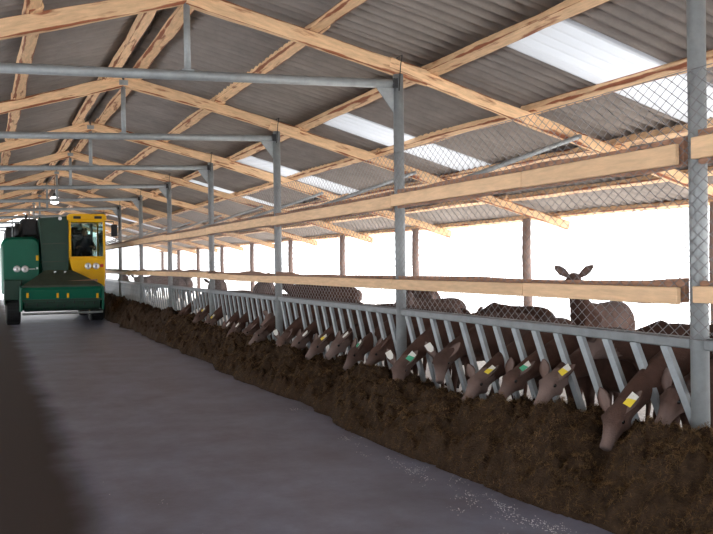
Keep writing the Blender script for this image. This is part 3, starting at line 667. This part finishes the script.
# machinery on top left of the chute
a0, a1, c0_, c1_ = quadp(13, 219, 37, 237, YM+1.0)
mb = MB().bbox(((a0+a1)/2+.1, YM+1.1, (c0_+c1_)/2), ((a1-a0)*.72, .7, c1_-c0_), .05); mpart(mb, 'engine_cover', M['dark'], bevel=.01)
mb = MB().tube([(a0+.1, YM+.7, c0_-.05), (a0+.14, YM+.75, c1_-.16)], .10, 12); mpart(mb, 'air_filter', M['dark'], smooth=True)
mb = MB().tube([(a0-.02, YM+.9, c0_-.05), (a0-.02, YM+.95, c1_+.02), (a0+.22, YM+.95, c1_+.05), (a1, YM+.95, c1_+.03)], .022, 8); mpart(mb, 'guard_rail', M['galv'], smooth=True)
mb = MB().tube([(a0+.33, YM+.9, c1_-.05), (a0+.36, YM+.9, c1_+.11)], .03, 10); mpart(mb, 'exhaust', M['dark'], smooth=True)
for px_, py_ in ((17, 269), (25, 269)):
    X_, Z_ = mp_(px_, py_, YM+.08); mb = MB().tube([(X_, YM+.12, Z_), (X_, YM+.06, Z_), (X_, YM+.045, Z_)], [.095, .095, .075], 16)
    l_ = mpart(mb, 'headlight', M['chrome'], tub, True); mpart(MB().tube([(X_, YM+.05, Z_), (X_, YM+.04, Z_)], .02, 12), 'lamp_bulb', M['dark'], tub)
X_, Z_ = mp_(33, 269, YM+.09); mpart(MB().box((X_-.02, YM+.095, Z_), (.16, .012, .02)).box((X_+.11, YM+.095, Z_+.02), (.05, .012, .06)), 'maker_mark', M['print'], tub, label='small white lettering mark')
X_, Z_ = mp_(37.3, 258, YM+.09); mpart(MB().box((X_, YM+.095, Z_), (.07, .02, .14)), 'marker_reflector', M['yellow'], tub)
# central elevator chute
def ring(pts, Y): return [(mp_(x, y, Y)[0], Y, mp_(x, y, Y)[1]) for x, y in pts]
ch = MB()
ch.hull2(ring([(38.5, 218), (68, 216), (68.5, 274), (44, 274)], YM-.02), [(p[0], YM+.7, p[2]) for p in ring([(38.5, 218), (68, 216), (68.5, 274), (44, 274)], YM-.02)])
chute = mpart(ch, 'elevator_chute', M['dgreen'], bevel=.02)
for py_ in (244, 262):
    a = mp_(41, py_, YM-.03); b = mp_(68, py_-1, YM-.03); mpart(MB().beam((a[0], YM-.035, a[1]), (b[0], YM-.035, b[1]), .02, .03), 'chute_rib', M['hood'], chute)
for px_ in (39.5, 67.5):
    a = mp_(px_, 217, YM-.04); b = mp_(px_+(4 if px_ < 50 else .3), 273, YM-.04); mpart(MB().beam((a[0], YM-.04, a[1]), (b[0], YM-.04, b[1]), .04, .03), 'chute_edge', M['dgreen'], chute)
X_, Z_ = mp_(60, 218.5, YM-.05); mpart(MB().tube([(X_, YM+.05, Z_), (X_, YM-.06, Z_)], .05, 14), 'work_light', M['chrome'], chute)
# hood flaring to the milling header
YH = YM-.75
hood = MB(); top = ring([(45, 270), (72, 270), (70, 274), (46, 274)], YM-.05); bot = ring([(22, 286), (102, 284), (102, 287.5), (22, 289)], YH)
hood.hull2([top[0], top[1], top[2], top[3]], [bot[0], bot[1], bot[2], bot[3]]); hd_ = mpart(hood, 'feed_hood', M['hood'], bevel=.01)
for px_, py_ in ((55, 273.5), (65, 273.5)):
    X_, Z_ = mp_(px_, py_, YM-.12); mpart(MB().tube([(X_, YM-.05, Z_), (X_, YM-.16, Z_)], .055, 12), 'work_light', M['chrome'], hd_)
a = mp_(63, 283, YM-.45); b = mp_(97, 281, YM-.45); mpart(MB().beam((a[0], YM-.52, a[1]+.02), (b[0], YM-.52, b[1]+.02), .10, .07), 'hood_plate', M['slab'], hd_)
hx0, hx1, hz0, hz1 = quadp(22, 286, 102, 311, YH)
prof = [(YH-.02, hz0+.28), (YH-.06, hz1-.10), (YH+.02, hz1), (YH+.75, hz1+.0), (YH+.80, hz0+.05), (YH+.45, hz0+.02)]
mb = MB(); mb.hull2([(hx0, y, z) for y, z in prof], [(hx1, y, z) for y, z in prof]); header = mpart(mb, 'milling_header', M['green'], bevel=.015)
mb = MB().tube([(hx0+.06, YH+.20, hz0+.20), (hx1-.06, YH+.20, hz0+.20)], .20, 16); drum = mpart(mb, 'milling_drum', M['dgreen'], smooth=False)
for i in range(22):
    X_ = hx0+.12+(hx1-hx0-.24)*i/21; an = i*1.1
    mpart(MB().box((X_, YH+.20-.21*abs(math.cos(an)), hz0+.2+.2*math.sin(an)*.6), (.03, .07, .07)), 'cutter_tooth', M['dark'], drum)
for x_ in (hx0-.02, hx1+.02):
    mb = MB(); pp = [(YH-.10, hz0+.02), (YH-.12, hz1-.02), (YH+.8, hz1+.04), (YH+.8, hz0-.02)]
    mb.hull2([(x_-.025, y, z) for y, z in pp], [(x_+.025, y, z) for y, z in pp]); mpart(mb, 'side_plate', M['green'], header, bevel=.008)
mpart(MB().box(((hx0+hx1)/2, YH-.05, hz0+.30), (hx1-hx0, .05, .06)), 'front_lip', M['dgreen'], header)
mpart(MB().tube([(hx0, YH-.1, hz0-.05), (hx1, YH-.1, hz0-.05)], .03, 8), 'skid_bar', M['galv'], header)
for px_ in (27.5, 57.7, 68, 97.4):
    X_, Z_ = mp_(px_, 295.5, YH-.06); mpart(MB().box((X_, YH-.065, Z_), (.055, .03, .13)), 'marker_reflector', M['yellow'], header)
# chassis, fenders, wheels
mpart(MB().box(((TX0+3.0)/2, YM+2.9, .62), (2.3, 5.0, .28)), 'chassis', M['dgreen'], bevel=.02)
fx0, fx1, fz0, fz1 = quadp(4, 291, 22, 300, YM)
mpart(MB().prism([(fx0, fz0), (fx1, fz0), (fx1, fz1+.3), (fx0, fz1+.3)], YM-.15, YM+1.2).prism([(fx0, .55), (fx0+.05, .55), (fx0+.05, fz0), (fx0, fz0)], YM-.1, YM+1.1), 'fender', M['dgreen'], bevel=.02)
def wheel(cx, cy, r, w):
    n = 20; mb = MB(); prof = [(-.5, .62), (-.5, .9), (-.42, 1), (.42, 1), (.5, .9), (.5, .62)]
    V = []; F = []
    for i in range(n):
        a = 2*math.pi*i/n
        for u, q in prof: V.append((cx+u*w, cy+r*q*math.cos(a), r+r*q*math.sin(a)))
    for i in range(n):
        for j in range(len(prof)): a = i*6+j; b = i*6+(j+1) % 6; c = ((i+1) % n)*6+(j+1) % 6; d = ((i+1) % n)*6+j; F.append((a, b, c, d))
    mb.add(V, F)
    for i in range(n):
        a = 2*math.pi*(i+.5)/n
        R = Matrix.Rotation(a, 3, 'X'); mb.box((cx, cy+r*.99*math.cos(a), r+r*.99*math.sin(a)), (w*.8, .04, .06), R)
    t_ = mpart(mb, 'wheel', M['black']); mpart(MB().tube([(cx-w*.4, cy, r), (cx+w*.4, cy, r)], r*.62, 16), 'rim', M['yellow'], t_)
    return t_
wx0, wx1, _, _ = quadp(6, 300, 21, 326, YM)
wheel((wx0+wx1)/2, YM+.45, .46, wx1-wx0)
wx0, wx1, _, _ = quadp(88, 300, 102, 320, YM+1.2)
wheel((wx0+wx1)/2, YM+.9, .46, wx1-wx0); wheel((wx0+wx1)/2, YM+4.3, .46, .36); wheel(.75, YM+4.3, .46, .36)
# cab
YC = YM-.05
cx0, cx1, cz0, cz1 = quadp(68.5, 214, 105.5, 282, YC)
DC = 1.55
low = quadp(70, 258, 105.5, 288, YC); wz = mp_(88, 258.5, YC)[1]; rz = mp_(88, 221, YC)[1]
cab = mpart(MB().hull2([(cx0, YC, wz), (cx1, YC, wz), (cx1-.02, YC+.05, cz0-.15), (cx0+.18, YC+.05, cz0-.0)], [(cx0, YC+DC, wz), (cx1, YC+DC, wz), (cx1-.02, YC+DC, cz0-.15), (cx0+.18, YC+DC, cz0)]), 'cab_body', M['yellow'], bevel=.04)
fr_ = MB()
for x_, w_ in ((cx0+.04, .07), (cx1-.03, .06)):
    for y_ in (YC+.04, YC+DC-.04): fr_.bbox((x_, y_, (wz+rz)/2), (w_, .08, rz-wz+.06), .015)
fr_.bbox(((cx0+cx1)/2, YC+.04, wz+.02), (cx1-cx0, .08, .08), .015).bbox(((cx0+cx1)/2, YC+.04, rz), (cx1-cx0, .08, .06), .015)
mpart(fr_, 'cab_frame', M['yellow'])
rf = roundpoly(cx0-.03, cx1+.03, rz+.01, cz1, .10, .03)
roofc = mpart(MB().prism(rf, YC-.10, YC+DC+.05), 'cab_roof', M['yellow'], bevel=.02)
for px_ in (77, 98):
    X_, Z_ = mp_(px_, 217.5, YC-.1); mpart(MB().box((X_, YC-.11, Z_), (.20, .06, .075)), 'roof_light', M['dark'], roofc, bevel=.012)
mpart(MB().box(((cx0+cx1)/2, YC+.035, (wz+rz)/2), (cx1-cx0-.16, .012, rz-wz-.04)), 'windscreen', M['glass'])
for x_ in (cx0+.03, cx1-.03): mpart(MB().box((x_, YC+DC/2, (wz+rz)/2), (.012, DC-.16, rz-wz-.04)), 'side_window', M['glass'])
mpart(MB().box(((cx0+cx1)/2, YC+DC-.03, (wz+rz)/2), (cx1-cx0-.16, .012, rz-wz-.04)), 'rear_window', M['glass'])
mpart(MB().tube([((cx0+cx1)/2-.3, YC-.0, wz+.08), ((cx0+cx1)/2+.05, YC+.01, rz-.28)], .010, 6), 'wiper', M['black'])
for px_ in (88, 96):
    X_, Z_ = mp_(px_, 266, YC-.02); mpart(MB().tube([(X_, YC+.03, Z_), (X_, YC-.04, Z_), (X_, YC-.055, Z_)], [.092, .092, .07], 16), 'headlight', M['chrome'], cab, True); mpart(MB().tube([(X_, YC-.05, Z_), (X_, YC-.062, Z_)], .02, 12), 'lamp_bulb', M['dark'], cab)
X_, Z_ = mp_(101.8, 265.5, YC-.02); mpart(MB().tube([(X_, YC+.03, Z_), (X_, YC-.03, Z_)], .05, 12), 'side_lamp', M['red'], cab)
X_, Z_ = mp_(114, 230.5, YC); mir = mpart(MB().bbox((X_, YC-.05, Z_), (.17, .07, .34), .02), 'mirror', M['black'])
mpart(MB().tube([(cx1-.02, YC+.05, Z_+.25), (X_-.02, YC-.02, Z_+.25), (X_, YC-.02, Z_+.1)], .014, 8), 'mirror_arm', M['black'], mir)
mpart(MB().bbox(((cx0+cx1)/2+.02, YC+1.0, wz+.0), (.52, .5, .14), .04).bbox(((cx0+cx1)/2+.02, YC+1.27, wz+.38), (.50, .12, .7), .04), 'driver_seat', M['seatm'])
n = 16; scx = (cx0+cx1)/2; mb = MB(); mb.tube([(scx+.19*math.cos(2*math.pi*i/n), YC+.50+.09*math.sin(2*math.pi*i/n), wz+.30+.17*math.sin(2*math.pi*i/n)) for i in range(n+1)], .015, 6); mb.tube([(scx, YC+.40, wz-.05), (scx, YC+.50, wz+.30)], .02, 6)
mpart(mb, 'steering_wheel', M['black'])

# driver in the cab
hx, hz = mp_(84.5, 233, YC+.85); hz += .02
pb = MB(); ps = wz+.06; yb = YC+.86; px0 = hx+.0
pb.loft([((px0+.03, yb, ps), .17, .12), ((px0+.02, yb-.01, ps+.18), .165, .115), ((px0+.01, yb-.02, ps+.36), .19, .12), ((px0, yb-.03, ps+.47), .17, .10), ((px0, yb-.04, ps+.53), .07, .07), ((px0, yb-.05, hz-.08), .052, .055)], 12, upv=(0, 1, 0))
pb.loft([((px0, yb-.055, hz-.13), .04, .05), ((px0, yb-.06, hz-.09), .062, .078), ((px0, yb-.055, hz-.02), .074, .095), ((px0, yb-.05, hz+.05), .074, .096), ((px0, yb-.045, hz+.10), .05, .07), ((px0, yb-.045, hz+.118), .015, .02)], 12, upv=(0, 1, 0))
pb.ball((px0, yb-.155, hz-.01), (.014, .022, .024)); 
for s_ in (-1, 1):
    pb.ball((px0+s_*.076, yb-.05, hz-.01), (.012, .02, .03))
    el = Vector((px0+s_*.26, yb-.20, ps+.22)); sh = Vector((px0+s_*.18, yb-.03, ps+.45)); ha = Vector((scx+s_*.17, YC+.53, wz+.36))
    pb.tube([sh, sh.lerp(el, .5), el, el.lerp(ha, .5), ha+Vector((0, .05, 0))], [.062, .055, .047, .042, .03], 10)
    pb.loft([(ha+Vector((0, .05, 0)), .028, .02), (ha+Vector((0, .01, .0)), .042, .018), (ha+Vector((0, -.025, 0)), .040, .015)], 8)
    for q in range(4):
        f0 = ha+Vector((s_*(-.028+.019*q), -.02, 0)); l_ = [.058, .066, .062, .048][q]
        pb.tube([f0, f0+Vector((0, -l_*.6, -.006)), f0+Vector((0, -l_*.75, -.03))], [.0085, .008, .007], 6)
    t0 = ha+Vector((-s_*.035, .02, -.004)); pb.tube([t0, t0+Vector((-s_*.022, -.03, -.012)), t0+Vector((-s_*.018, -.05, -.026))], [.011, .0095, .008], 6)
    hp = Vector((px0+s_*.09, yb-.02, ps+.03)); kn = Vector((px0+s_*.13, YC+.52, ps+.06)); pb.tube([hp, hp.lerp(kn, .5), kn, kn+Vector((0, -.06, -.38)), kn+Vector((0, -.02, -.46))], [.095, .085, .065, .05, .045], 10)
    pb.loft([(kn+Vector((0, .04, -.48)), .045, .04), (kn+Vector((0, -.08, -.49)), .048, .035), (kn+Vector((0, -.19, -.50)), .04, .025)], 10)
me = remesh(pb, .012, 2); me.shade_smooth()
me.materials.append(M['cloth']); me.materials.append(M['skin'])
for p in me.polygons:
    c = p.center
    if c.z > hz-.10 or (c.y < YC+.60 and c.z > wz+.2): p.material_index = 1
per = link('person', me); tag(per, 'person in a dark jacket sitting at the wheel inside the yellow cab', 'person')
hb = MB().ball((px0, yb-.035, hz+.045), (.084, .10, .085), 14, 8); hr = hb.build('hair', M['hair'], per, True)
import bmesh
bm = bmesh.new(); bm.from_mesh(hr.data); bmesh.ops.delete(bm, geom=[v for v in bm.verts if v.co.y < yb-.10 and v.co.z < hz+.06 or v.co.z < hz-.02], context='VERTS'); bm.to_mesh(hr.data); bm.free()
for s_ in (-1, 1): MB().ball((px0+s_*.03, yb-.142, hz+.015), .011, 8, 6).build('eye', M['eye'], per, True)
MB().box((px0, yb-.138, hz-.06), (.045, .01, .010)).build('mouth', M['red'], per)

# ------------------------------------------------------------------ hanging lamp
lp = on_x(54.5, 198.5, XR+.02); lt = zraf(XR)-.02
lamp = empty('hanging_lamp', (lp.x, lp.y, lp.z)); tag(lamp, 'lit lamp hanging under the ridge above the green vehicle', 'lamp')
def lpart(mb, n, m, sm=True): o = mb.build(n, m, lamp, sm); return o
lpart(MB().tube([(0, 0, .14), (0, 0, max(.3, lt-lp.z))], .009, 6), 'cord', M['black'])
lpart(MB().tube([(0, 0, .07), (0, 0, .15)], [.05, .03], 12), 'socket', M['dark'])
lpart(MB().loft([((0, 0, .08), .06, .06), ((0, 0, .04), .15, .15), ((0, 0, .035), .145, .145)], 18), 'lamp_shade', M['galv'])
lpart(MB().ball((0, 0, -.05), (.13, .13, .11), 16, 10), 'bulb', M['bulb'])
